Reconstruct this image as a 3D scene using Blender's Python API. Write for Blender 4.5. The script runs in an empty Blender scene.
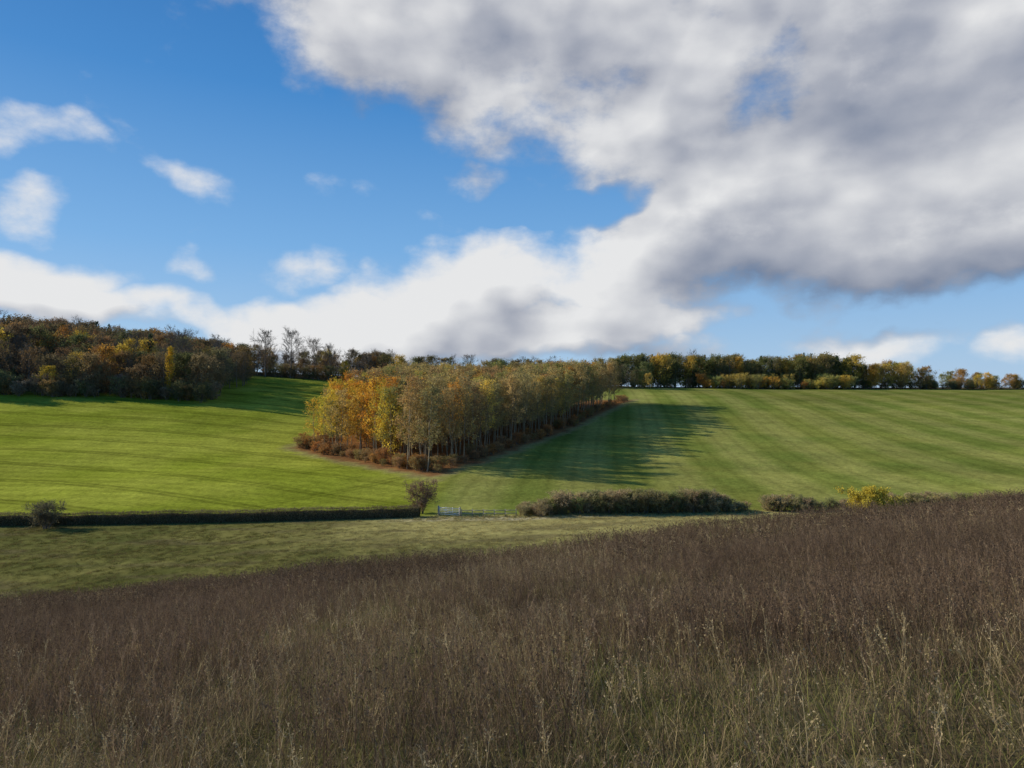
import bpy, math, random
import numpy as np
from mathutils import Vector, Matrix
random.seed(7); rng=np.random.default_rng(11)
scene=bpy.context.scene
F=683.0
scene.view_settings.view_transform='Standard'; scene.view_settings.look='None'; scene.view_settings.exposure=0

# ------------------------------------------------------------ noise
def _h(ix,iy,s):
    v=np.sin(ix*127.1+iy*311.7+s*74.7)*43758.5453
    return v-np.floor(v)
def vn(x,y,s=0.):
    x=np.asarray(x,float);y=np.asarray(y,float)
    ix=np.floor(x);iy=np.floor(y);fx=x-ix;fy=y-iy
    fx=fx*fx*(3-2*fx);fy=fy*fy*(3-2*fy)
    a=_h(ix,iy,s);b=_h(ix+1,iy,s);c=_h(ix,iy+1,s);d=_h(ix+1,iy+1,s)
    return (a*(1-fx)+b*fx)*(1-fy)+(c*(1-fx)+d*fx)*fy
def fbm(x,y,s=0.,o=4):
    t=0;a=.5;n=0
    for i in range(o):
        t=t+a*vn(x*2**i,y*2**i,s+i*3.1);n+=a;a*=.5
    return t/n
def sm(a,b,x):
    t=np.clip((x-a)/(b-a),0,1);return t*t*(3-2*t)

# ------------------------------------------------------------ terrain
cols=[
 (-1.3,[(60,-21.6),(110,-22.6),(125,-22.4),(170,-20),(220,-15),(260,-8),(300,-1.3),(340,6),(400,15),(480,22),(700,20),(1500,-20),(6000,-60)]),
 (-.75,[(60,-21.6),(110,-22.6),(125,-22.4),(170,-20),(220,-14.8),(260,-8),(300,-1.3),(340,6),(400,15),(480,20),(700,18),(1500,-20),(6000,-60)]),
 (-.457,[(60,-21.2),(110,-22.4),(125,-22.4),(170,-21),(220,-16.5),(280,-7.8),(330,-1.4),(400,5.8),(480,10),(700,8),(1500,-20),(6000,-60)]),
 (-.237,[(60,-20.8),(110,-21.9),(125,-22.3),(160,-21.3),(205,-19.8),(260,-15.6),(330,-7.7),(400,2),(480,7),(700,4),(1500,-20),(6000,-60)]),
 (-.113,[(60,-20.5),(110,-21.6),(125,-22),(160,-20.2),(250,-16.8),(370,-7.6),(450,-.5),(550,3),(700,2),(1500,-20),(6000,-60)]),
 (.165,[(60,-20),(110,-21.3),(130,-22.2),(200,-20.6),(280,-15.6),(370,-8.7),(450,-4),(520,-2.2),(700,-4),(1500,-20),(6000,-60)]),
 (.42,[(60,-20),(110,-21),(130,-22),(180,-21.5),(250,-19),(350,-11.8),(450,-5.2),(550,-2.4),(700,-4),(1500,-20),(6000,-60)]),
 (.75,[(60,-19),(110,-20.5),(130,-21.5),(180,-21.6),(260,-19),(350,-12.3),(450,-5.4),(550,-2.6),(700,-4),(1500,-20),(6000,-60)]),
 (1.3,[(60,-19),(110,-20),(130,-21.5),(180,-21),(260,-18),(350,-12),(450,-5.4),(550,-2.6),(700,-4),(1500,-20),(6000,-60)]),
]
LY=np.linspace(math.log(60),math.log(6000),400); XR=np.linspace(-1.3,1.3,105)
T0=np.array([np.interp(np.exp(LY),[k[0] for k in c[1]],[k[1] for k in c[1]]) for c in cols])
cx=[c[0] for c in cols]
T=np.array([np.interp(XR,cx,T0[:,j]) for j in range(len(LY))]).T
for _ in range(14):
    P=np.pad(T,((2,2),(2,2)),mode='edge')
    T=(P[2:-2,2:-2]*2+P[1:-3,2:-2]+P[3:-1,2:-2]+P[2:-2,1:-3]+P[2:-2,3:-1]+P[:-4,2:-2]+P[4:,2:-2]+P[2:-2,:-4]+P[2:-2,4:])/10
def hz(x,y):
    x=np.asarray(x,float);y=np.asarray(y,float)
    yy=np.maximum(y,60.)
    a=np.clip((x/yy+1.3)/2.6*(len(XR)-1),0,len(XR)-1.001)
    b=np.clip((np.log(yy)-LY[0])/(LY[-1]-LY[0])*(len(LY)-1),0,len(LY)-1.001)
    i=a.astype(int);j=b.astype(int);fa=a-i;fb=b-j
    far=(T[i,j]*(1-fa)+T[i+1,j]*fa)*(1-fb)+(T[i,j+1]*(1-fa)+T[i+1,j+1]*fa)*fb
    xc=np.clip(x,-90,90)
    near=-1.75-.2*np.clip(y,-80,120)+.107*xc+(fbm(x*.13,y*.13,5,3)-.5)*.7*sm(2,14,np.abs(y)+np.abs(x)*.3)
    w=sm(31,82,y+ (fbm(x*.05,y*.05,9,2)-.5)*8)
    far=far+(fbm(x*.03,y*.03,2,3)-.5)*.9
    return near*(1-w)+far*w

# ------------------------------------------------------------ regions
A=(-62,203);B=(-19,157);C=(61,370);D=(-52,325)
quad=np.array([A,B,C,D],float)
def signed(poly,x,y):
    """positive inside distance for CCW-convex polygon"""
    m=np.full(np.shape(x),1e9)
    n=len(poly)
    for k in range(n):
        p=poly[k];q=poly[(k+1)%n];e=q-p;L=np.hypot(*e)
        d=(e[0]*(y-p[1])-e[1]*(x-p[0]))/L
        m=np.minimum(m,d)
    return m
hedgeY=lambda x: 113+np.clip(x+15,-200,0)*.06+np.clip(x,0,60)*.05

def colour(x,y):
    n1=fbm(x*.05,y*.05,1,4);n2=fbm(x*.35,y*.35,3,4);n3=fbm(x*.012,y*.02,6,3)
    def mix(a,b,t): return a*(1-t[...,None])+b*t[...,None]
    one=np.ones(np.shape(x)+(3,))
    # foreground soil/thatch
    col=mix(one*[.085,.068,.035],one*[.13,.11,.05],n2)
    mead=mix(one*[.105,.112,.030],one*[.195,.180,.052],sm(.3,.75,n1*.5+n2*.5))
    mead=mix(mead,one*[.43,.37,.13],sm(78,104,y)*sm(-40,-8,x)*.85)  # paler mid-valley grass, its sunlit look painted into the colour
    mead=mix(mead,one*[.125,.10,.05],sm(.5,.75,fbm(x*.12+4,y*.4,17,4))*.6)
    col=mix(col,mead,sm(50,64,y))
    # left field
    hy=hedgeY(x)
    lf=mix(one*[.235,.27,.026],one*[.33,.345,.045],sm(.25,.75,n1))
    # drilling rows that follow the contour, and wheelings
    wv=x*.30+y*.95+9*np.sin(x*.03)+4*np.sin(y*.03)
    lf=lf*(1-.26*(.5+.5*np.sin(wv*2*np.pi/4.6))*(.2+.8*n2))[...,None]
    cv=(x*.34+y*.94+12*np.sin(x*.024+.5))/17.
    tr=np.minimum(np.abs((cv%1)-.44),np.abs((cv%1)-.56))
    lf=lf*(1-.42*(1-sm(.015,.045,tr)))[...,None]
    cv2=(x*.80-y*.6+6*np.sin(y*.03))/26.
    tr=np.minimum(np.abs((cv2%1)-.46),np.abs((cv2%1)-.54))
    lf=lf*(1-.24*(1-sm(.01,.03,tr))*sm(-60,-40,x))[...,None]
    lf=lf*(.62+.74*n3)[...,None]
    rf=mix(one*[.18,.222,.040],one*[.265,.28,.055],sm(.25,.8,n1))
    sx=(x-.11*y+5*np.sin(y*.011)+3*np.sin(x*.03))
    st=.5+.5*np.tanh(2.2*np.sin(sx*2*np.pi/23.)+ (n1-.5)*2)
    rf=mix(rf,one*[.43,.39,.115],st*.58*(.35+.65*n2))
    tr2=np.abs((sx/11.5)%1-.5)
    rf=rf*(1-.16*(1-sm(.02,.10,np.abs(tr2-.25))))[...,None]
    rf=rf*(.58+.78*n3)[...,None]
    # which field
    left=sm(-3,3,-(x+15))
    left=np.where(y>157,np.where(signed(np.array([[-19,157],[20,400],[-600,900],[-600,157]],float),x,y)>0,1.,0.),left)
    fld=mix(rf,lf,left)
    fy=sm(-.6,1.6,y-hy)
    col=mix(col,fld,fy)
    # pale bank / chalk track by the gate
    t=(1-sm(.8,2.4,np.abs(y-(hy-3.2)-(n2-.5)*1.5)))*sm(-24,-12,x)*(1-sm(6,26,x))
    col=mix(col,mix(one*[.56,.49,.29],one*[.32,.28,.13],n2),t*.9)
    # copse floor and rough margin
    s=signed(quad,x,y)
    t=sm(-8,-3,s+(n2-.5)*5)
    col=mix(col,one*[.33,.27,.12],t*.75)
    t=sm(-5,-1,s+(n2-.5)*5)
    col=mix(col,mix(one*[.30,.14,.045],one*[.20,.11,.05],n2),t)
    # ground beneath far woods
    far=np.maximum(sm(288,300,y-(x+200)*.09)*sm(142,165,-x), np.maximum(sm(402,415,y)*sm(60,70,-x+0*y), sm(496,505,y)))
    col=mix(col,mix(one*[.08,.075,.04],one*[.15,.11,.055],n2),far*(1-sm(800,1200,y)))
    col=mix(col,one*[.12,.15,.06],sm(800,1200,y))
    return col
def axis(segs):
    out=[segs[0][0]]
    for (a,b,s0,s1) in segs:
        x=a
        while x<b-1e-6:
            f=(x-a)/(b-a);x+=s0+(s1-s0)*f;out.append(min(x,b))
    return np.array(out)
ys=np.concatenate([axis([(-60,0,3,1)]),axis([(0,60,.7,.7),(60,135,.75,.6),(135,300,.8,1.4),(300,600,2,4),(600,1500,8,60),(1500,6000,80,500)])[1:]])
xp=axis([(0,60,.9,.9),(60,160,.9,1.5),(160,400,1.8,5),(400,6000,10,600)])
xs=np.concatenate([-xp[::-1],xp[1:]])
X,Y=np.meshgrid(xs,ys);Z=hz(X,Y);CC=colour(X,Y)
def quick_mesh(name,V,Q,mats,midx=None,smooth=False,cols=None):
    me=bpy.data.meshes.new(name)
    V=np.asarray(V,np.float32);Q=np.asarray(Q,np.int32)
    me.vertices.add(len(V));me.vertices.foreach_set('co',V.ravel())
    k=Q.shape[1]
    me.loops.add(Q.size);me.loops.foreach_set('vertex_index',Q.ravel())
    me.polygons.add(len(Q));me.polygons.foreach_set('loop_start',np.arange(0,Q.size,k,dtype=np.int32))
    me.update(calc_edges=True)
    for m in mats: me.materials.append(m)
    if midx is not None: me.polygons.foreach_set('material_index',np.asarray(midx,np.int32))
    if smooth: me.polygons.foreach_set('use_smooth',np.ones(len(Q),bool))
    if cols is not None:
        ca=me.color_attributes.new('col','FLOAT_COLOR','POINT')
        ca.data.foreach_set('color',np.concatenate([cols,np.ones((len(V),1))],1).astype(np.float32).ravel())
    me.update()
    return me
def link(name,me,loc=(0,0,0),rot=(0,0,0),sc=(1,1,1)):
    o=bpy.data.objects.new(name,me);scene.collection.objects.link(o)
    o.location=loc;o.rotation_euler=rot;o.scale=sc
    return o
# ------------------------------------------------------------ node helper
def newmat(name):
    m=bpy.data.materials.new(name);m.use_nodes=True;nt=m.node_tree;nt.nodes.clear()
    out=nt.nodes.new('ShaderNodeOutputMaterial');return m,nt,out
def N(nt,t,**k):
    n=nt.nodes.new(t)
    for a,b in k.items(): setattr(n,a,b)
    return n
def mathn(nt,op,a,b=None,c=None,clamp=False):
    n=nt.nodes.new('ShaderNodeMath');n.operation=op;n.use_clamp=clamp
    for i,v in enumerate((a,b,c)):
        if v is None: continue
        if isinstance(v,(int,float)): n.inputs[i].default_value=v
        else: nt.links.new(v,n.inputs[i])
    return n.outputs[0]
def noise(nt,vec,scale,detail=5,rough=.55,dim='3D'):
    n=nt.nodes.new('ShaderNodeTexNoise');n.noise_dimensions=dim;n.inputs['Scale'].default_value=scale;n.inputs['Detail'].default_value=detail;n.inputs['Roughness'].default_value=rough
    if vec is not None: nt.links.new(vec,n.inputs['Vector'])
    return n
def mrange(nt,v,a,b,c,d,smooth=False):
    n=nt.nodes.new('ShaderNodeMapRange')
    if smooth:n.interpolation_type='SMOOTHSTEP'
    nt.links.new(v,n.inputs[0])
    for i,q in enumerate((a,b,c,d)): n.inputs[i+1].default_value=q
    return n.outputs[0]
def vscale(nt,col,f):
    n=nt.nodes.new('ShaderNodeVectorMath');n.operation='SCALE';nt.links.new(col,n.inputs[0])
    if isinstance(f,(int,float)): n.inputs['Scale'].default_value=f
    else: nt.links.new(f,n.inputs['Scale'])
    return n.outputs[0]

def ground_mat():
    m,nt,out=newmat('downland_ground')
    at=N(nt,'ShaderNodeAttribute',attribute_name='col')
    geo=N(nt,'ShaderNodeNewGeometry')
    n1=noise(nt,geo.outputs['Position'],.9,5,.7);n2=noise(nt,geo.outputs['Position'],.12,3,.6);n3=noise(nt,geo.outputs['Position'],6,1,.6)
    f=mathn(nt,'MULTIPLY',mrange(nt,n1.outputs[0],.25,.75,.62,1.34),mrange(nt,n2.outputs[0],.25,.75,.80,1.2))
    f=mathn(nt,'MULTIPLY',f,mrange(nt,n3.outputs[0],.2,.8,.8,1.2))
    c=vscale(nt,at.outputs['Color'],f)
    b=N(nt,'ShaderNodeBsdfDiffuse');nt.links.new(c,b.inputs['Color'])
    bp=N(nt,'ShaderNodeBump');bp.inputs['Strength'].default_value=.5;bp.inputs['Distance'].default_value=.25
    nt.links.new(noise(nt,geo.outputs['Position'],.9,2,.6).outputs[0],bp.inputs['Height']);nt.links.new(bp.outputs[0],b.inputs['Normal'])
    nt.links.new(b.outputs[0],out.inputs[0]);return m
idx=np.arange(X.size).reshape(X.shape)
Q=np.stack([idx[:-1,:-1],idx[:-1,1:],idx[1:,1:],idx[1:,:-1]],-1).reshape(-1,4)
gm=quick_mesh('ground',np.stack([X,Y,Z],-1).reshape(-1,3),Q,[ground_mat()],smooth=True,cols=CC.reshape(-1,3))
link('ground',gm)

# ------------------------------------------------------------ plant materials
def plant_mat(name,color=None,var=.35,transl=.3,rough=.8,scale=1.5,attrscale=1.0,vcol=False):
    """color None -> colour comes from the per-plant 'tint' attribute"""
    m,nt,out=newmat(name)
    tc=N(nt,'ShaderNodeTexCoord')
    if color is None:
        at=N(nt,'ShaderNodeAttribute',attribute_name='tint',attribute_type='INSTANCER');src=at.outputs['Color']
        if attrscale!=1: src=vscale(nt,src,attrscale)
        if vcol:
            a2=N(nt,'ShaderNodeAttribute',attribute_name='col')
            mu=N(nt,'ShaderNodeVectorMath',operation='MULTIPLY');nt.links.new(src,mu.inputs[0]);nt.links.new(a2.outputs['Color'],mu.inputs[1]);src=mu.outputs[0]
    else:
        r=N(nt,'ShaderNodeRGB');r.outputs[0].default_value=(*color,1);src=r.outputs[0]
    if var>0:
        n=noise(nt,tc.outputs['Object'],scale,1,.6)
        c=vscale(nt,src,mrange(nt,n.outputs[0],.25,.75,1-var,1+var))
    else: c=src
    b=N(nt,'ShaderNodeBsdfDiffuse');nt.links.new(c,b.inputs['Color'])
    last=b.outputs[0]
    if transl>0:
        t=N(nt,'ShaderNodeBsdfTranslucent');nt.links.new(c,t.inputs['Color'])
        mx=N(nt,'ShaderNodeMixShader');mx.inputs[0].default_value=transl
        nt.links.new(b.outputs[0],mx.inputs[1]);nt.links.new(t.outputs[0],mx.inputs[2]);last=mx.outputs[0]
    nt.links.new(last,out.inputs[0]);return m
bark_tan=plant_mat('bark_tan',(.32,.26,.17),.3,0)
bark_grey=plant_mat('bark_grey',(.20,.165,.125),.3,0)
leafT=plant_mat('foliage_tint',None,.35,.4,scale=.5,attrscale=1.6)
grassT=plant_mat('grass_tint',None,0,.30,attrscale=1.0,vcol=True)

# ------------------------------------------------------------ mesh builder
class MB:
    def __init__(s): s.V=[];s.Q=[];s.M=[]
    def tube(s,pts,rads,n=3,m=0):
        base=len(s.V)
        for i,(p,r) in enumerate(zip(pts,rads)):
            d=(pts[min(i+1,len(pts)-1)]-pts[max(i-1,0)]).normalized()
            a=d.orthogonal().normalized();b=d.cross(a)
            for k in range(n):
                t=2*math.pi*k/n;s.V.append(p+(a*math.cos(t)+b*math.sin(t))*r)
        for i in range(len(pts)-1):
            for k in range(n):
                k2=(k+1)%n
                s.Q.append((base+i*n+k,base+i*n+k2,base+(i+1)*n+k2,base+(i+1)*n+k));s.M.append(m)
    def leaf(s,p,size,m=1,flat=0):
        a=Vector((random.gauss(0,1),random.gauss(0,1),random.gauss(0,1)*(1-flat))).normalized()
        b=a.orthogonal().normalized();b=(Matrix.Rotation(random.random()*6.28,3,a)@b)
        l=size*random.uniform(.6,1.3);w=l*random.uniform(.4,.75)
        base=len(s.V);s.V+= [p-a*l*.5,p+b*w*.5,p+a*l*.5,p-b*w*.5]
        s.Q.append((base,base+1,base+2,base+3));s.M.append(m)
    def box(s,c,sz,R=None,m=0):
        base=len(s.V)
        for x in (-1,1):
            for y in (-1,1):
                for z in (-1,1):
                    v=Vector((x*sz[0]/2,y*sz[1]/2,z*sz[2]/2))
                    if R: v=R@v
                    s.V.append(Vector(c)+v)
        for f in ((0,1,3,2),(4,6,7,5),(0,4,5,1),(2,3,7,6),(0,2,6,4),(1,5,7,3)):
            s.Q.append(tuple(base+i for i in f));s.M.append(m)
    def mesh(s,name,mats,smooth=False):
        return quick_mesh(name,[tuple(v) for v in s.V],s.Q,mats,s.M,smooth)
def rv(): return Vector((random.gauss(0,1),random.gauss(0,1),random.gauss(0,1)))
def tree(H=20,R=4,cb=.3,r0=.22,n1=22,n2=5,n3=4,leaves=3,ls=.35,up=.8,prof='oval',stems=1,spread=.4,lowbr=True,twr=.018):
    b=MB()
    for s in range(stems):
        a=random.random()*6.28
        top=Vector((math.cos(a),math.sin(a),0))*(R*.45 if stems>1 else random.uniform(0,.06*H))
        h=H*(1 if s==0 else random.uniform(.65,.95))
        off=Vector((math.cos(a),math.sin(a),0))*(R*.12 if stems>1 else 0)
        pts=[];w=Vector((0,0,0))
        K=7
        for i in range(K+1):
            t=i/K;pts.append(off+Vector((top.x*t,top.y*t,h*t-.3*(i==0)))+w);w=w+Vector((random.gauss(0,.16),random.gauss(0,.16),0))*H/20
        rr=[r0*(1-.9*(i/K))**.9+.015 for i in range(K+1)]
        b.tube(pts,rr,5,0)
        def at(t):
            f=t*K;i=min(int(f),K-1);return pts[i].lerp(pts[i+1],f-i)
        nn=max(4,int(n1/stems))
        for k in range(nn):
            t=cb+(1-cb)*((k+random.random())/nn)
            u=(t-cb)/(1-cb)
            if prof=='oval': pr=math.sin(math.pi*min(1,(.25+.70*u)))**.6
            elif prof=='fan': pr=.75+.25*math.sin(math.pi*u)
            else: pr=1
            L=R*pr*random.uniform(.75,1.2)/math.cos(min(1.1,up))*.8
            az=k*2.4+random.uniform(-.5,.5)
            el=up*random.uniform(.6,1.3)+u*.25
            d=Vector((math.cos(az)*math.cos(el),math.sin(az)*math.cos(el),math.sin(el)))
            p0=at(min(t,.98));p1=p0+d*L*.5+rv()*L*.04;d2=(d+Vector((0,0,.2))).normalized();p2=p1+d2*L*.5
            if p2.z>H*1.04: p2.z=H*1.04;p1.z=min(p1.z,H)
            rb=max(.02,r0*.32*(1-t*.7))
            b.tube([p0,p1,p2],[rb,rb*.6,rb*.25],3,0)
            for j in range(n2):
                f=random.uniform(.2,1.);q0=p0.lerp(p1,f*2) if f<.5 else p1.lerp(p2,f*2-1)
                dd=(d2+rv()*spread+Vector((0,0,.15))).normalized();l2=L*random.uniform(.25,.5)
                q1=q0+dd*l2
                b.tube([q0,q1],[rb*.35+.005,twr],3,0)
                for i in range(n3):
                    g=q0.lerp(q1,random.uniform(.3,1));e=g+(dd+rv()*.5).normalized()*l2*random.uniform(.35,.8)
                    b.tube([g,e],[twr*.9,twr*.45],3,0)
                    for q in range(leaves):
                        b.leaf(g.lerp(e,random.random())+rv()*.3*ls/.35,ls)
    return b
def conifer(H=20,R=4):
    b=MB();b.tube([Vector((0,0,-.3)),Vector((0,0,H*.5)),Vector((0,0,H))],[.3,.18,.02],6,0)
    n=70
    for k in range(n):
        t=.12+.87*k/n;L=R*(1.05-t)**.8*random.uniform(.7,1.15);az=k*2.4
        el=random.uniform(-.15,.35)
        d=Vector((math.cos(az),math.sin(az),el));p=Vector((0,0,H*t))
        b.tube([p,p+d*L],[.05,.015],3,0)
        for j in range(int(10+16*L/R)):
            f=random.uniform(.15,1);b.leaf(p+d*L*f+rv()*.28*(.4+L/R)-Vector((0,0,.15)),.6,1,.3)
    return b
def coll(name,items):
    c=bpy.data.collections.new(name)
    for i,me in enumerate(items):
        c.objects.link(bpy.data.objects.new('%s_%02d'%(name,i),me))
    return c
def gn(name,c):
    ng=bpy.data.node_groups.new(name,'GeometryNodeTree')
    ng.interface.new_socket('Geometry',in_out='INPUT',socket_type='NodeSocketGeometry')
    ng.interface.new_socket('Geometry',in_out='OUTPUT',socket_type='NodeSocketGeometry')
    i=ng.nodes.new('NodeGroupInput');o=ng.nodes.new('NodeGroupOutput')
    iop=ng.nodes.new('GeometryNodeInstanceOnPoints')
    ci=ng.nodes.new('GeometryNodeCollectionInfo');ci.inputs['Collection'].default_value=c
    ci.inputs['Separate Children'].default_value=True;ci.inputs['Reset Children'].default_value=True
    def na(n,t):
        a=ng.nodes.new('GeometryNodeInputNamedAttribute');a.data_type=t;a.inputs['Name'].default_value=n
        return [s for s in a.outputs if s.enabled][0]
    L=ng.links.new
    L(i.outputs[0],iop.inputs['Points']);L(ci.outputs[0],iop.inputs['Instance']);iop.inputs['Pick Instance'].default_value=True
    L(na('pidx','INT'),iop.inputs['Instance Index'])
    L(na('rot','FLOAT_VECTOR'),iop.inputs['Rotation']);L(na('scl','FLOAT_VECTOR'),iop.inputs['Scale'])
    L(iop.outputs[0],o.inputs[0]);return ng
GN={}
def scatter(name,c,P,idx,scl,tint,tilt=.05,rot=None):
    P=np.asarray(P,np.float32);n=len(P)
    me=bpy.data.meshes.new(name);me.vertices.add(n);me.vertices.foreach_set('co',P.ravel())
    a=me.attributes.new('pidx','INT','POINT');a.data.foreach_set('value',np.asarray(idx,np.int32))
    if rot is None: rot=np.stack([rng.normal(0,tilt,n),rng.normal(0,tilt,n),rng.uniform(0,6.283,n)],1)
    a=me.attributes.new('rot','FLOAT_VECTOR','POINT');a.data.foreach_set('vector',rot.astype(np.float32).ravel())
    scl=np.asarray(scl,np.float32)
    if scl.ndim==1: scl=np.repeat(scl[:,None],3,1)
    a=me.attributes.new('scl','FLOAT_VECTOR','POINT');a.data.foreach_set('vector',scl.ravel())
    a=me.attributes.new('tint','FLOAT_COLOR','POINT');a.data.foreach_set('color',np.concatenate([tint,np.ones((n,1))],1).astype(np.float32).ravel())
    o=link(name,me);md=o.modifiers.new('scatter','NODES')
    if c.name not in GN: GN[c.name]=gn('scatter_'+c.name,c)
    md.node_group=GN[c.name];return o
def pal(choices,w,n,j=.18):
    c=np.array(choices)[rng.choice(len(choices),n,p=np.array(w)/np.sum(w))]
    return c*rng.uniform(1-j,1+j,(n,1))*rng.uniform(.93,1.07,(n,3))

# ------------------------------------------------------------ tree prototypes
leafyM=[bark_tan,leafT];greyM=[bark_grey,leafT]
protos=[]
for i in range(5): # 0-4 copse trees
    protos.append(tree(19,3.9,random.uniform(.14,.28),.15,28,4,4,4,.40,.80,'oval',1).mesh('copse_tree_%d'%i,leafyM))
for i in range(3): # 5-7 fuller leaf, rounded crown
    protos.append(tree(17,6.6,.10,.28,32,6,3,5,.62,.55,'oval',1).mesh('autumn_tree_%d'%i,greyM))
for i in range(3): # 8-10 bare
    protos.append(tree(20,6.0,.18,.30,24,7,6,0,.3,.7,'oval',1,.5,twr=.03).mesh('bare_tree_%d'%i,greyM))
for i in range(2): # 11-12 conifers
    protos.append(conifer(20,4.2).mesh('conifer_%d'%i,greyM))
for i in range(3): # 13-15 scrub, reach ground (6 m)
    protos.append(tree(6,3.2,.08,.10,36,5,4,4,.30,.6,'fan',5,.6).mesh('scrub_%d'%i,greyM))
for i in range(2): # 16-17 twiggy round crown, thin leaf
    protos.append(tree(18,6.0,.14,.26,28,6,4,2,.45,.6,'oval',1,.5,twr=.025).mesh('twiggy_tree_%d'%i,greyM))
TC=coll('trees',protos)

def fill_poly(poly,sp,margin=0):
    poly=np.array(poly,float);a=poly.min(0);b=poly.max(0)
    gx,gy=np.meshgrid(np.arange(a[0],b[0],sp),np.arange(a[1],b[1],sp))
    x=gx.ravel()+rng.uniform(-.45,.45,gx.size)*sp;y=gy.ravel()+rng.uniform(-.45,.45,gx.size)*sp
    k=signed(poly,x,y)>margin+rng.uniform(-1,1,x.size)*sp*.3
    return x[k],y[k]
def P3(x,y,dz=0): return np.stack([x,y,hz(x,y)+dz],1)
# copse
x,y=fill_poly(quad,4.6,.8);n=len(x)
s=signed(quad,x,y)
yel=np.clip(1-np.hypot(x+60,y-208)/48,0,1)
tint=pal([(.29,.22,.085),(.24,.195,.075),(.35,.265,.095),(.21,.20,.06),(.29,.17,.065)],[4,4,3,2,1.4],n)
ky=rng.random(n)<yel*1.15;tint[ky]=pal([(.50,.31,.04),(.48,.37,.05),(.44,.20,.03)],[3,4,1.6],ky.sum())
kk=rng.random(n)<.07;tint[kk]=pal([(.46,.34,.07),(.42,.23,.05)],[1,1],kk.sum())
idx_=rng.integers(0,5,n);q_=ky&(rng.random(n)<.25);idx_[q_]=rng.integers(5,8,q_.sum())
hh=(.97+.16*(fbm(x*.04,y*.04,8,2)-.5)*2+rng.uniform(-.10,.10,n))
hh*=.84+.16*sm(5,45,np.hypot(x+62,y-205))
hw=np.where(idx_>4,hh*.75,hh*1.08)
scatter('copse_woodland',TC,P3(x,y),idx_,np.stack([hw,hw,hh],1),tint,.04)
# understorey on the copse margin
e=[]
for p,q,m in((A,B,60),(B,C,100),(D,A,40)):
    t=rng.random(m);e.append(np.stack([p[0]+(q[0]-p[0])*t,p[1]+(q[1]-p[1])*t],1))
e=np.concatenate(e)+rng.normal(0,1.3,(200,2))+np.array([0,2.2]);n=len(e)
scatter('copse_undergrowth',TC,P3(e[:,0],e[:,1],-.2),rng.integers(13,16,n),rng.uniform(.2,.55,n),pal([(.34,.17,.05),(.28,.18,.08),(.24,.18,.06)],[3,3,2],n),.05)

# left hill wood
poly=[(-420,270),(-142,294),(-128,340),(-200,480),(-520,480)]
x,y=fill_poly(poly,7.8);n=len(x)
tint=pal([(.15,.105,.05),(.125,.095,.05),(.18,.11,.045),(.12,.12,.045),(.42,.30,.05),(.30,.16,.035)],[5,5,3,3,.8,.8],n)
ii=rng.choice([16,17,5,6,7,8,9,10,11],n,p=[.18,.18,.14,.14,.13,.07,.06,.06,.04])
tint[ii==11]=(.04,.06,.03)
sc=rng.uniform(.66,1.25,n)*(.85+.15*sm(0,30,signed(np.array(poly,float),x,y)))*(1+.16*sm(-190,-290,x))
scatter('hillside_wood',TC,P3(x,y),ii,sc,tint,.03)
# standards along the lit front and right shoulder of the wood
x=np.concatenate([rng.uniform(-158,-128,16),rng.uniform(-340,-150,34)]);y=np.concatenate([rng.uniform(290,325,16),287+(x[16:]+200)*.085+rng.uniform(-6,4,34)]);n=len(x)
scatter('hillside_wood',TC,P3(x,y),rng.choice([5,6,7,16,17,8],n),rng.uniform(.65,1.08,n),pal([(.19,.13,.06),(.16,.13,.06),(.36,.25,.05),(.24,.13,.05)],[3,3,1,1],n),.03)
# scrub edge of hill wood
t=rng.random(120);ex=-340+t*212+rng.normal(0,3,120);ey=286+t*0+ (ex+200)*.085+rng.normal(-1,3,120)
scatter('wood_edge_scrub',TC,P3(ex,ey,-.3),rng.integers(13,16,120),rng.uniform(.5,1.4,120),pal([(.21,.16,.10),(.17,.135,.075),(.15,.16,.06),(.28,.17,.06)],[4,3,2,1],120),.05)

# crest treeline from hill wood to right of copse
def band(x0,x1,y0,y1,n): return rng.uniform(x0,x1,n),rng.uniform(y0,y1,n)
x,y=band(-190,-70,415,470,95);n=95
ii=rng.choice([5,6,7,8,9,16,17],n,p=[.16,.14,.14,.14,.1,.16,.16])
scatter('crest_wood',TC,P3(x,y),ii,rng.uniform(.5,.98,n),pal([(.16,.11,.055),(.14,.12,.05),(.27,.15,.045),(.36,.26,.05)],[4,3,1,1],n),.03)
x,y=band(-195,-78,408,418,50);n=50
scatter('crest_scrub',TC,P3(x,y,-.3),rng.integers(13,16,n),rng.uniform(.6,1.3,n),pal([(.16,.12,.06),(.14,.13,.05),(.25,.15,.05)],[3,3,1],n),.05)
x,y=band(-100,100,470,510,120);n=120
ii=rng.choice([5,6,7,8,9,16,11],n,p=[.18,.18,.18,.08,.08,.22,.08])
scatter('crest_wood',TC,P3(x,y),ii,rng.uniform(.5,1.0,n),pal([(.13,.11,.05),(.11,.125,.045),(.2,.14,.055),(.36,.26,.06)],[3,3,1,.6],n),.03)
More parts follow.
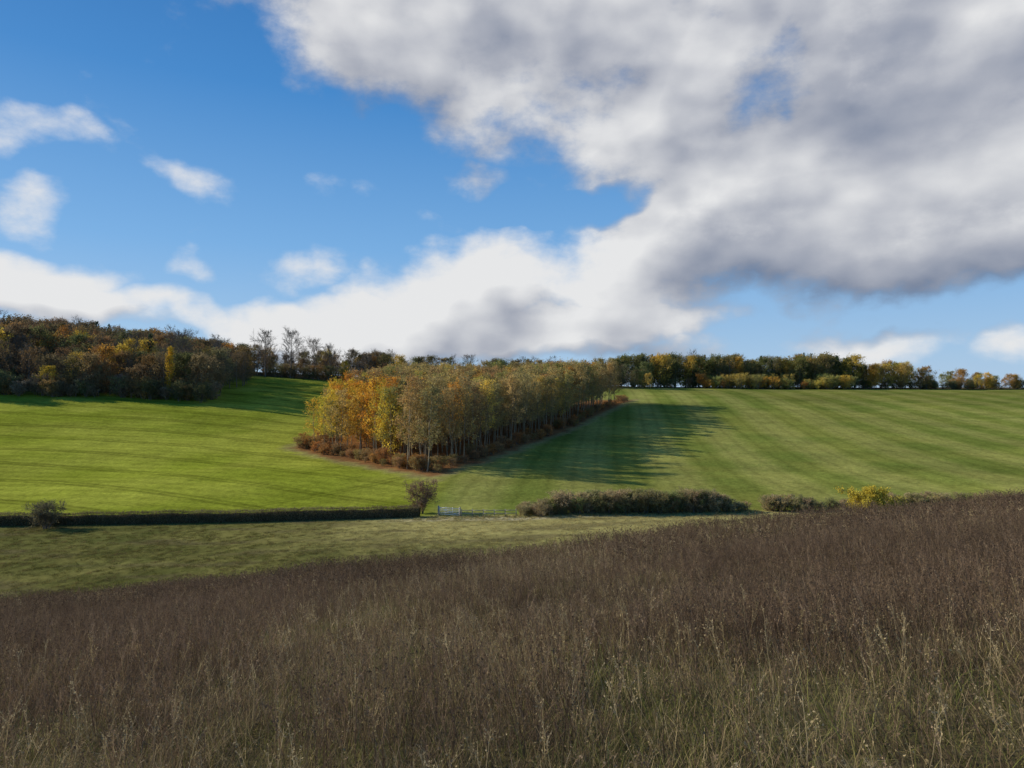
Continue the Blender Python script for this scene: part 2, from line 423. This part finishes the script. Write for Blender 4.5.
# right skyline belt
x,y=band(75,262,505,545,210);n=210
ii=rng.choice([5,6,7,11,12,16,8],n,p=[.22,.21,.2,.1,.1,.12,.05])
tint=pal([(.12,.125,.04),(.17,.15,.05),(.24,.18,.05),(.42,.28,.05)],[4,3,2,1.8],n);k=(ii>=11)&(ii<13);tint[k]=pal([(.05,.07,.03)],[1],k.sum())
scatter('skyline_tree_belt',TC,P3(x,y),ii,rng.uniform(.72,1.25,n)*(.88+.3*fbm(x*.04,y*0,3,2)),tint,.03)
x,y=band(138,252,489,503,64);n=64
scatter('autumn_thicket',TC,P3(x,y,-.2),rng.choice([13,14,15],n),rng.uniform(.7,1.6,n)*np.where(rng.random(n)<.2,.6,1.),pal([(.52,.32,.05),(.48,.37,.08),(.40,.19,.04),(.26,.25,.07)],[2,2,1,1.5],n),.04)
x,y=band(262,372,500,525,50);n=50
scatter('skyline_oaks',TC,P3(x,y,-.2),rng.integers(5,8,n),rng.uniform(.45,1.02,n)*(1.1-.45*sm(280,368,x)),pal([(.44,.33,.07),(.2,.2,.06),(.30,.19,.06),(.48,.30,.05)],[2,2,2,1.4],n),.03)
x,y=band(75,400,500,512,165);n=165
scatter('skyline_scrub',TC,P3(x,y,-.4),rng.integers(13,16,n),rng.uniform(.4,1.1,n),pal([(.16,.16,.055),(.24,.16,.06),(.13,.14,.05),(.4,.28,.06)],[2,2,2,1],n),.05)

# individual trees standing out
def at_px(u,y): return ((u-512)/F*y,y)
def single(name,b,u,y,sc,lc,bark=(.19,.155,.12),dz=0):
    me=b.mesh(name,[plant_mat(name+'_bark',bark,.3,0),plant_mat(name+'_leaf',lc,.35,.35,scale=.6)])
    x,y=at_px(u,y);return link(name,me,(x,y,float(hz(x,y))+dz),(0,0,random.random()*6),(sc,sc,sc))
def leafy(): return tree(19,6.5,.12,.3,32,6,4,6,.5,.6,'oval',1)
def bare(): return tree(20,6.2,.25,.36,26,8,8,0,.3,.75,'oval',1,.5,twr=.035)
for u,yy,s_ in((182,318,1.25),(265,405,1.25),(290,408,1.3),(313,412,1.1),(331,414,1.0),(352,415,.9),(468,470,.9),(541,480,.8),(366,418,.8)):
    single('bare_ash_tree',bare(),u,yy,s_,(.1,.1,.05))
for u,yy,s_ in((130,335,1.0),(48,284,.6),(345,408,.6),(205,300,.4)):
    single('yellow_maple_tree',leafy(),u,yy,s_,(.58,.42,.06))
single('golden_poplar_tree',tree(20,1.8,.1,.25,40,5,4,5,.4,1.2,'oval',1),168,289,1.05,(.7,.45,.05))
for u,yy,s_ in((62,350,1.3),(75,355,1.1),):
    single('dark_pine_tree',conifer(20,4.5),u,yy,s_,(.045,.065,.03))

# ------------------------------------------------------------ bushes
def bush(H,R,leaves=6,ls=.24,stems=7): return tree(H,R,.06,.06,56,6,4,leaves,ls,.6,'fan',stems,.6,twr=.012)
single('yellow_field_maple_bush',bush(4.9,2.5,12,.24,7),868,100,1.0,(.58,.47,.07),dz=-.1)
single('yellow_field_maple_bush',bush(3.2,1.6,8,.22,5),890,102,1.0,(.42,.37,.08))
single('bare_hawthorn_bush',bush(4.6,2.5,4,.2,7),421,116,1.0,(.30,.20,.12))
single('bare_hawthorn_bush',bush(3.2,2.2,4,.18,6),46,106,1.0,(.2,.18,.10))
for u,yy in ((178,284),(200,284),(150,285)):
    single('hawthorn_bush',bush(7,4.2,5,.3,6),u,yy,1.0,(.15,.15,.06))

# ------------------------------------------------------------ hedges
def hedge(name,x0,x1,w,h,rough,leafc,density,lsz):
    b=MB();n=int((x1-x0)/.8);ring=[]
    for i in range(n+1):
        x=x0+(x1-x0)*i/n;yc=float(hedgeY(x));g=float(hz(x,yc))
        k=1+rough*(float(fbm(x*.25,0.5,21,3))-.5)*2
        hh=h*k;ring.append((x,yc,g,hh,k))
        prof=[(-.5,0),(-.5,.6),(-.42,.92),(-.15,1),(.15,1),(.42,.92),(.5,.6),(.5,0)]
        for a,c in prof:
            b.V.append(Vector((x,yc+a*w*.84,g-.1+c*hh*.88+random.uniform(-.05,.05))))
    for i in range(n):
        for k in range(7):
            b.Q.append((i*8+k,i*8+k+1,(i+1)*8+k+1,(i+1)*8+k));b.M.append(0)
    cnt=int((x1-x0)*density)
    for _ in range(cnt):
        f=random.random()*n;i=min(int(f),n-1);r0,r1=ring[i],ring[i+1];t=f-i
        x=r0[0]+(r1[0]-r0[0])*t;yc=r0[1]+(r1[1]-r0[1])*t;g=r0[2]+(r1[2]-r0[2])*t;hh=r0[3]+(r1[3]-r0[3])*t
        a=random.random()
        if a<.45: p=Vector((x,yc-w*.5+random.gauss(0,.09),g+random.random()*hh))
        elif a<.88: p=Vector((x,yc+random.uniform(-.5,.5)*w,g+hh*(1+random.gauss(0,.06))))
        else: p=Vector((x,yc+w*.5+random.gauss(0,.09),g+random.random()*hh))
        if random.random()<.22:
            d=(rv()*.5+Vector((0,-.2 if a<.45 else 0,1))).normalized();b.tube([p-d*.15,p+d*random.uniform(.15,.4)],[.012,.005],3,2)
        else: b.leaf(p,lsz,1)
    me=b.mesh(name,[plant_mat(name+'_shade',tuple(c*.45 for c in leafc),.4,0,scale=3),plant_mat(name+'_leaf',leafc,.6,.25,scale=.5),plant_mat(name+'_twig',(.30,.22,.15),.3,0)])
    return link(name,me)
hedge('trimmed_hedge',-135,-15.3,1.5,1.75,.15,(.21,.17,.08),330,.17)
n=190;x=rng.uniform(1.5,39,n);y=hedgeY(x)+rng.normal(0,.9,n)
env=.5+.5*np.minimum(1,np.minimum(x-1.5,39-x)/7)
scatter('overgrown_hedge',TC,P3(x,y,-.15),rng.integers(13,16,n),rng.uniform(.26,.56,n)*env,pal([(.27,.225,.11),(.21,.20,.08),(.32,.25,.13),(.18,.19,.06)],[3,3,3,2],n),.08)
n=170;x=rng.uniform(42,120,n);y=hedgeY(x)+rng.normal(0,.8,n)
scatter('overgrown_hedge',TC,P3(x,y,-.15),rng.integers(13,16,n),rng.uniform(.18,.40,n),pal([(.27,.225,.11),(.21,.20,.08),(.32,.25,.13)],[3,3,2],n),.08)

# ------------------------------------------------------------ gate and fence
gal,nt,out=newmat('galvanised_steel')
pb=N(nt,'ShaderNodeBsdfPrincipled');pb.inputs['Base Color'].default_value=(.85,.86,.85,1);pb.inputs['Metallic'].default_value=.0;pb.inputs['Roughness'].default_value=.5
tc=N(nt,'ShaderNodeTexCoord');nn=noise(nt,tc.outputs['Object'],9,4);nt.links.new(mrange(nt,nn.outputs[0],.3,.7,.35,.65),pb.inputs['Roughness']);nt.links.new(pb.outputs[0],out.inputs[0])
wood=plant_mat('weathered_timber',(.42,.38,.31),.3,0,scale=5)
gx,gy=at_px(449,113);gz=float(hz(gx,gy))
root=bpy.data.objects.new('field_gate',None);scene.collection.objects.link(root);root.location=(gx,gy,gz);root.rotation_euler=(0,0,-.35)
b=MB();W=3.6;Hh=1.25
for k in range(5): b.box((0,0,.25+k*(Hh-.18)/4*(1) ),(W,.05,.085))
for xx in(-W/2,-W/6,W/6,W/2): b.box((xx,.055,.2+Hh/2),(.07,.04,Hh+.05))
b.box((-.0,-.055,.75),(W*1.02,.03,.06),Matrix.Rotation(math.atan2(1.0,W),3,'Y'))
o=link('gate_leaf',b.mesh('gate_leaf',[gal]));o.parent=root
b=MB()
for xx in(-W/2-.14,W/2+.14):
    b.box((xx,.03,.6),(.2,.2,1.9));b.box((xx,.03,1.57),(.12,.12,.05))
o=link('gate_posts',b.mesh('gate_posts',[wood]));o.parent=root
root=bpy.data.objects.new('post_and_rail_fence',None);scene.collection.objects.link(root)
b=MB();prev=None
for k in range(6):
    x=gx+2.1+k*1.8;y=gy-.6-k*.05;z=float(hz(x,y));b.box((x,y,z+.5),(.13,.13,1.35))
    if prev:
        for q in(.5,1.0):
            a_=Vector((prev[0],prev[1]-.09,prev[2]+q));c_=Vector((x,y-.09,z+q));d=c_-a_
            b.box((a_+c_)/2,(d.length,.035,.10),d.to_track_quat('X','Z').to_matrix())
    prev=(x,y,z)
o=link('fence_timber',b.mesh('fence_timber',[wood]));o.parent=root

# ------------------------------------------------------------ grasses (patches, vectorised)
def ribbons(n,tile,h0,h1,w,bend,lean,pal_,base_dark=.55,segs=3,clump=0.):
    """returns verts,quads,cols for n curved blades over a tile"""
    if clump>0:
        m=max(3,int(n/45));cxy=rng.uniform(-tile/2,tile/2,(m,2));own=rng.integers(0,m,n)
        p=cxy[own]+rng.normal(0,clump,(n,2));hs=rng.uniform(.65,1.2,m)[own];cs=rng.integers(0,len(pal_),m)[own]
        cs=np.where(rng.random(n)<.25,rng.integers(0,len(pal_),n),cs);br=rng.uniform(.75,1.25,m)[own]
        laz=rng.uniform(0,6.283,m)[own]
    else:
        p=rng.uniform(-tile/2,tile/2,(n,2));hs=np.ones(n);cs=rng.integers(0,len(pal_),n);br=np.ones(n);laz=rng.uniform(0,6.283,n)
    L=rng.uniform(h0,h1,n)*hs;th=np.abs(rng.normal(0,lean,n));az=laz+rng.normal(0,1.1,n)
    be=rng.uniform(0,bend,n);ww=w*rng.uniform(.5,1.4,n)
    side_az=rng.uniform(0,6.283,n)
    side=np.stack([np.cos(side_az),np.sin(side_az),np.zeros(n)],1);ax=np.stack([np.cos(az),np.sin(az),np.zeros(n)],1)
    cur=np.stack([p[:,0],p[:,1],np.full(n,-.1)],1);V=[];C=[]
    colr=np.array(pal_)[cs]*(rng.uniform(.65,1.35,n)*br)[:,None]
    for i in range(segs+1):
        hw=(ww*(1-.8*i/segs)*.5)[:,None]
        V+= [cur-side*hw,cur+side*hw]
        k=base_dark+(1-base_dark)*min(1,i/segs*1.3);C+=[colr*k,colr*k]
        step=(L/segs)[:,None];cur=cur+(np.array([0,0,1.])*np.cos(th)[:,None]+ax*np.sin(th)[:,None])*step;th=th+be/segs
    V=np.stack(V,1).reshape(-1,3);C=np.stack(C,1).reshape(-1,3)
    b0=(np.arange(n)*(2*(segs+1)))[:,None];Q=[]
    for i in range(segs): Q.append(b0+np.array([2*i,2*i+1,2*i+3,2*i+2]))
    return V,np.concatenate(Q),C
def heads(n,tile,h0,h1,kind,pal_,leafs=.016,thick=1.):
    """dead stalks with branching seed heads"""
    p=rng.uniform(-tile/2,tile/2,(n,2));L=rng.uniform(h0,h1,n)
    V=[];Q=[];C=[];cnt=0
    colr=np.array(pal_)[rng.integers(0,len(pal_),n)]*rng.uniform(.75,1.25,(n,1))
    d=rng.normal(0,.19,(n,3));d[:,2]=1;d/=np.linalg.norm(d,axis=1)[:,None]
    p0=np.stack([p[:,0],p[:,1],np.full(n,-.05)],1);p1=p0+d*L[:,None]*.55
    d2=d+rng.normal(0,.14,(n,3));d2/=np.linalg.norm(d2,axis=1)[:,None];p2=p1+d2*L[:,None]*.45
    def seg(a,b,w0,w1,c):
        nonlocal cnt
        m=len(a);az=rng.uniform(0,6.283,m)
        for off in(0,1.57):
            s=np.stack([np.cos(az+off),np.sin(az+off),np.zeros(m)],1)
            v=np.stack([a-s*w0*thick,a+s*w0*thick,b+s*w1*thick,b-s*w1*thick],1).reshape(-1,3)
            V.append(v);Q.append(cnt+np.arange(m)[:,None]*4+np.arange(4));C.append(np.repeat(c,4,0));cnt+=4*m
            if w0<.0018: break
    def bits(c0,size,c):
        nonlocal cnt
        m=len(c0);a=rng.normal(0,1,(m,3));a/=np.linalg.norm(a,axis=1)[:,None];b=np.cross(a,rng.normal(0,1,(m,3)));b/=np.linalg.norm(b,axis=1)[:,None]+1e-6
        l=size*rng.uniform(.5,1.4,(m,1))
        v=np.stack([c0-a*l*.5,c0+b*l*.3,c0+a*l*.5,c0-b*l*.3],1).reshape(-1,3)
        V.append(v);Q.append(cnt+np.arange(m)[:,None]*4+np.arange(4));C.append(np.repeat(c,4,0));cnt+=4*m
    seg(p0,p1,.0030,.0024,colr*.8);seg(p1,p2,.0024,.0014,colr)
    nb=7 if kind=='panicle' else 5
    for j in range(nb):
        t=rng.uniform(.05,1,(n,1));g=p1+(p2-p1)*t
        dd=d2+rng.normal(0,.45,(n,3));dd[:,2]=np.abs(dd[:,2]);dd/=np.linalg.norm(dd,axis=1)[:,None]
        k=g+dd*rng.uniform(.05,.15 if kind=='panicle' else .24,(n,1))
        seg(g,k,.0013,.0009,colr)
        if kind=='panicle':
            for q in range(4): bits(g+(k-g)*rng.uniform(.3,1,(n,1))+rng.normal(0,.006,(n,3)),leafs,colr*.9)
        else:
            for q in range(4): bits(k+rng.normal(0,.006,(n,3)),leafs*1.1,colr*.62)
    return np.concatenate(V),np.concatenate(Q),np.concatenate(C)
def combine(name,parts,mats):
    V=[];Q=[];C=[];o=0
    for v,q,c in parts: V.append(v);Q.append(q+o);C.append(c);o+=len(v)
    return quick_mesh(name,np.concatenate(V),np.concatenate(Q),mats,None,False,np.concatenate(C))
brown=[(.28,.20,.12),(.23,.16,.10),(.33,.24,.15),(.19,.132,.083)]
dark=[(.205,.143,.095),(.17,.118,.082),(.26,.185,.12)]
straw=[(.44,.345,.18),(.37,.29,.15),(.52,.42,.24),(.31,.24,.125)]
green=[(.18,.195,.055),(.23,.225,.075),(.28,.245,.09)]
TS=2.4
gp=[]
for i in range(3):   # 0-2 near: straw dominated with some green
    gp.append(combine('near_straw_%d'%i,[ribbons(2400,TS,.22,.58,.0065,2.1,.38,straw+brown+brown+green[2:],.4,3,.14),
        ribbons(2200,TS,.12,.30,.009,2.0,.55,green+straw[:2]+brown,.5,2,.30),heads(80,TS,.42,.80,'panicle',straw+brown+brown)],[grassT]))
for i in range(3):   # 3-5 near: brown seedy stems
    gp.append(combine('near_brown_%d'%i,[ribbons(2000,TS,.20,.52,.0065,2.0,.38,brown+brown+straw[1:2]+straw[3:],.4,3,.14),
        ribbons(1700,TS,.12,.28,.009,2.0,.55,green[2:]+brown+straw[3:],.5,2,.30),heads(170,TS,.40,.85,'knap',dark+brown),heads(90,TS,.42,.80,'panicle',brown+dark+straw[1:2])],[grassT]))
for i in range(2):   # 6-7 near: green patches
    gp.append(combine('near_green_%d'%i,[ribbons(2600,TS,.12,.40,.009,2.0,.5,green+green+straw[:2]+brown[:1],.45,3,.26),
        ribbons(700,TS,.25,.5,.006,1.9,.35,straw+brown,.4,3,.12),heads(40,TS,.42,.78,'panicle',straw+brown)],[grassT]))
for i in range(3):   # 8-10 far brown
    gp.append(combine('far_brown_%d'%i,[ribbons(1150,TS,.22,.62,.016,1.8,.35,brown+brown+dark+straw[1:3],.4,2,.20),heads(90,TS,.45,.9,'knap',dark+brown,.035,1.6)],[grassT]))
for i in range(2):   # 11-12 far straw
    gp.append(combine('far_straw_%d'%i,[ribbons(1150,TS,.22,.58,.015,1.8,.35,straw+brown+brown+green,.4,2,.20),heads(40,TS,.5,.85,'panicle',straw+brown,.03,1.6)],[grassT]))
white=[(1,1,1),(.85,.85,.85),(1.1,1.05,.95)]
for i in range(2):   # 13-14 single coarse tufts, tinted
    gp.append(combine('coarse_%d'%i,[ribbons(45,.7,.3,.8,.026,1.3,.25,white,.6,2,.0)],[grassT]))
GC=coll('grasses',gp)
def slope_rot(x,y,n):
    e=.6;gx_=(hz(x+e,y)-hz(x-e,y))/(2*e);gy_=(hz(x,y+e)-hz(x,y-e))/(2*e)
    out=np.zeros((n,3));az=rng.uniform(0,6.283,n)
    for i in range(n):
        nrm=Vector((-gx_[i],-gy_[i],1)).normalized()
        q=Vector((0,0,1)).rotation_difference(nrm).to_matrix()@Matrix.Rotation(az[i],3,'Z')
        out[i]=q.to_euler()
    return out
pts=[];yv=1.4
while yv<66:
    st_=1.5 if yv<9 else (1.75 if yv<30 else 2.0)
    half=.82*yv+3.2
    xv=np.arange(-half,half,st_);m=len(xv)
    pts.append(np.stack([xv+rng.uniform(-.35,.35,m),np.full(m,yv)+rng.uniform(-.35,.35,m)],1));yv+=st_
pts=np.concatenate(pts);x,y=pts[:,0],pts[:,1]
k=np.hypot(x,y)>1.8;x=x[k];y=y[k];n=len(x)
pat=fbm(x*.16,y*.13,31,3);pat2=fbm(x*.3+9,y*.28,41,3)
pb_=sm(.36,.58,pat+.012*np.clip(y-7,-6,14)+rng.normal(0,.06,n))
isb=rng.random(n)<pb_;isg=(~isb)&(pat2>.52)
ii=np.where(isb,rng.integers(3,6,n),np.where(isg,rng.integers(6,8,n),rng.integers(0,3,n)))
farm=y>19+rng.uniform(-2,2,n)
ii=np.where(farm,np.where(rng.random(n)<.2+.55*(pat<.47),rng.integers(11,13,n),rng.integers(8,11,n)),ii)
tv=(.74+.55*fbm(x*.22,y*.22,77,3))[:,None]*np.array([[1,1,1]])*rng.uniform(.93,1.07,(n,1))*np.where(y>30,1.05,1.)[:,None]
zs=(.66+.55*fbm(x*.3,y*.3,51,2));sc=np.stack([np.ones(n),np.ones(n),zs],1)
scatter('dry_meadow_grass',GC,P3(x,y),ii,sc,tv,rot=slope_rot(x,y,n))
# rough valley grass
n=8000;y=rng.uniform(60,112,n);x=rng.uniform(-.82,.3,n)*y
k=(y<hedgeY(x)-1.3)&(fbm(x*.2,y*.25,61,3)+rng.random(n)*.6>.6);x=x[k];y=y[k];n=len(x)
lit_=(sm(78,104,y)*sm(-40,-8,x))[:,None]  # mask of the sunlit patch, painted into the tuft tint as well
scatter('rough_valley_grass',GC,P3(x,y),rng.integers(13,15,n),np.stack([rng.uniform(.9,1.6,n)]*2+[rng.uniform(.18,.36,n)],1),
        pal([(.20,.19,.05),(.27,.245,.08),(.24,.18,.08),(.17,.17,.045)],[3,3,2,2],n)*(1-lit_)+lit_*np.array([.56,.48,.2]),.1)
# tufty verge along hedge/gate
n=900;x=rng.uniform(-16,42,n);y=hedgeY(x)+rng.normal(-1.8,1.2,n)
scatter('verge_grass',GC,P3(x,y),rng.integers(13,15,n),rng.uniform(.3,.7,n),pal([(.54,.47,.22),(.35,.32,.12),(.26,.23,.10)],[2,2,2],n),.1)

# ------------------------------------------------------------ sun
sun_el=math.radians(23)
sa=math.atan2(-.955,.295)
sd=Vector((math.sin(sa)*math.cos(sun_el),math.cos(sa)*math.cos(sun_el),math.sin(sun_el)))
L=bpy.data.lights.new('sun','SUN');L.energy=5;L.angle=math.radians(.55);L.color=(1,.91,.77)
so=bpy.data.objects.new('sun',L);scene.collection.objects.link(so);so.rotation_euler=sd.to_track_quat('Z','Y').to_euler();so.location=(0,0,200)

# ------------------------------------------------------------ world
w=bpy.data.worlds.new('World');scene.world=w;w.use_nodes=True;nt=w.node_tree;nt.nodes.clear()
out=N(nt,'ShaderNodeOutputWorld')
sky=N(nt,'ShaderNodeTexSky');sky.sky_type='NISHITA';sky.sun_disc=False;sky.sun_elevation=sun_el;sky.sun_rotation=sa%(2*math.pi)
sky.altitude=0;sky.air_density=1.0;sky.dust_density=.3;sky.ozone_density=2.5
tc=N(nt,'ShaderNodeTexCoord');sx=N(nt,'ShaderNodeSeparateXYZ');nt.links.new(tc.outputs['Generated'],sx.inputs[0])
az=mathn(nt,'ARCTAN2',sx.outputs[0],sx.outputs[1]);el=mathn(nt,'ARCSINE',sx.outputs[2])
gr=N(nt,'ShaderNodeValToRGB');nt.links.new(mathn(nt,'DIVIDE',el,math.pi/2,clamp=True),gr.inputs[0])
E=gr.color_ramp.elements;E[0].position=0;E[0].color=(.40,.59,.82,1);E[1].position=1;E[1].color=(.010,.06,.24,1)
for p,c in((.12,(.18,.42,.77)),(.25,(.050,.245,.61)),(.40,(.012,.13,.42))):
    q=E.new(p);q.color=(*c,1)
skn=vscale(nt,sky.outputs[0],.11)
mxc=N(nt,'ShaderNodeMix',data_type='RGBA');mxc.inputs[0].default_value=.87
nt.links.new(skn,mxc.inputs[6]);nt.links.new(gr.outputs[0],mxc.inputs[7])
bg=N(nt,'ShaderNodeBackground');bg.inputs[1].default_value=1.0;nt.links.new(mxc.outputs[2],bg.inputs[0])
cb=N(nt,'ShaderNodeCombineXYZ');nt.links.new(az,cb.inputs[0]);nt.links.new(el,cb.inputs[1]);P0=cb.outputs[0]
def dirpx(u,v): return math.atan((u-512)/F),math.atan((384-v)/math.hypot(F,u-512))
big=[(345,-45,260,95,-18,1),(560,10,200,115,0,1.05),(640,130,120,90,0,1.1),(800,60,260,170,0,1.15),(960,70,260,170,0,1.15),(860,180,330,110,0,1.2),(720,232,260,72,12,1.1),(510,288,180,54,12,1),
 (960,235,190,58,4,1.1),(400,328,140,34,5,1),(560,325,170,34,5,1),
 (30,280,110,30,0,.9),(110,312,260,28,-3,.95),(270,325,130,24,-5,.9),
 (-300,200,250,90,0,.9),(1500,100,400,150,0,1),(1900,250,300,60,0,1)]
small=[(25,130,100,22,-5,.48),(30,212,55,34,-15,.62),(190,180,85,20,-25,.42),(170,266,32,18,0,.48),
 (375,203,80,16,-15,.34),(465,183,40,14,0,.36),(870,342,100,24,0,.68),(1010,352,75,26,0,.64),(665,350,80,18,0,.60),(335,278,60,20,0,.40),(1015,258,50,16,0,.45),(760,330,140,18,0,.32)]
holes=[(782,76,55,38,20,.50),(575,207,80,16,8,.45)]
wn=noise(nt,P0,5,3,.6,'2D');s_=N(nt,'ShaderNodeVectorMath',operation='SUBTRACT');nt.links.new(wn.outputs['Color'],s_.inputs[0]);s_.inputs[1].default_value=(.5,.5,.5)
WARP=vscale(nt,s_.outputs[0],.12)
ad=N(nt,'ShaderNodeVectorMath',operation='ADD');nt.links.new(P0,ad.inputs[0]);nt.links.new(WARP,ad.inputs[1])
flat=N(nt,'ShaderNodeVectorMath',operation='MULTIPLY_ADD');nt.links.new(ad.outputs[0],flat.inputs[0]);flat.inputs[1].default_value=(1,1,0);flat.inputs[2].default_value=(0,0,1);PW=flat.outputs[0]
def dot(v,c):
    d=N(nt,'ShaderNodeVectorMath',operation='DOT_PRODUCT');nt.links.new(v,d.inputs[0]);d.inputs[1].default_value=c;return d.outputs['Value']
def density(P,det,lst,hol,off=(0,0)):
    def blob(b_):
        u,v,ru,rv_,ang,it=b_;a,e=dirpx(u,v);a-=off[0];e-=off[1]
        k=F*F/(F*F+min((u-512)**2,5e5));A_=ru/F*k;B_=rv_/F*math.sqrt(k);c=math.cos(math.radians(ang));s=math.sin(math.radians(ang))
        du=dot(PW,(c/A_,s/A_,-(c*a+s*e)/A_));dv=dot(PW,(-s/B_,c/B_,(s*a-c*e)/B_))
        d2=mathn(nt,'MULTIPLY_ADD',dv,dv,mathn(nt,'MULTIPLY',du,du))
        return mathn(nt,'MULTIPLY_ADD',d2,-it/1.55,it*1.06,clamp=False)
    cur=None
    for b_ in lst:
        v=blob(b_);cur=v if cur is None else mathn(nt,'MAXIMUM',cur,v)
    cur=mathn(nt,'MAXIMUM',cur,0.0)
    cur=mathn(nt,'MINIMUM',cur,1.12)
    for b_ in hol: cur=mathn(nt,'SUBTRACT',cur,mathn(nt,'MAXIMUM',blob(b_),0.0))
    mp=N(nt,'ShaderNodeVectorMath',operation='MULTIPLY_ADD');nt.links.new(P,mp.inputs[0]);mp.inputs[1].default_value=(1,1.6,1);mp.inputs[2].default_value=(off[0],off[1]*1.6,0)
    fb=noise(nt,mp.outputs[0],5.0,det,.60,'2D')
    return mathn(nt,'ADD',cur,mathn(nt,'MULTIPLY',mathn(nt,'SUBTRACT',fb.outputs[0],.5),1.5))
D0=density(P0,7,big+small,holes)
D1=density(P0,2.5,big[:14],[],(-.018,.055))
alpha=mrange(nt,D0,.22,.84,0,1,True)
lit=mathn(nt,'ADD',mathn(nt,'MULTIPLY',mathn(nt,'SUBTRACT',D0,D1),.92),.70)
thick=mrange(nt,D0,.7,1.4,0,.30,True)
lit=mathn(nt,'SUBTRACT',lit,thick,clamp=True)
cr=N(nt,'ShaderNodeValToRGB');cr.color_ramp.elements[0].position=.02;cr.color_ramp.elements[0].color=(.165,.205,.30,1)
cr.color_ramp.elements[1].position=.90;cr.color_ramp.elements[1].color=(.81,.81,.81,1)
e_=cr.color_ramp.elements.new(.42);e_.color=(.41,.43,.49,1)
nt.links.new(lit,cr.inputs[0])
bg2=N(nt,'ShaderNodeBackground');nt.links.new(cr.outputs[0],bg2.inputs[0]);bg2.inputs[1].default_value=1.0
mx=N(nt,'ShaderNodeMixShader');nt.links.new(mathn(nt,'MULTIPLY',alpha,.97),mx.inputs[0]);nt.links.new(bg.outputs[0],mx.inputs[1]);nt.links.new(bg2.outputs[0],mx.inputs[2]);nt.links.new(mx.outputs[0],out.inputs[0])

# ------------------------------------------------------------ camera
cam=bpy.data.cameras.new('camera');cam.sensor_width=36;cam.lens=24;cam.clip_start=.1;cam.clip_end=12000
co=bpy.data.objects.new('camera',cam);scene.collection.objects.link(co);co.location=(0,0,0);co.rotation_euler=(math.radians(90),0,0);scene.camera=co
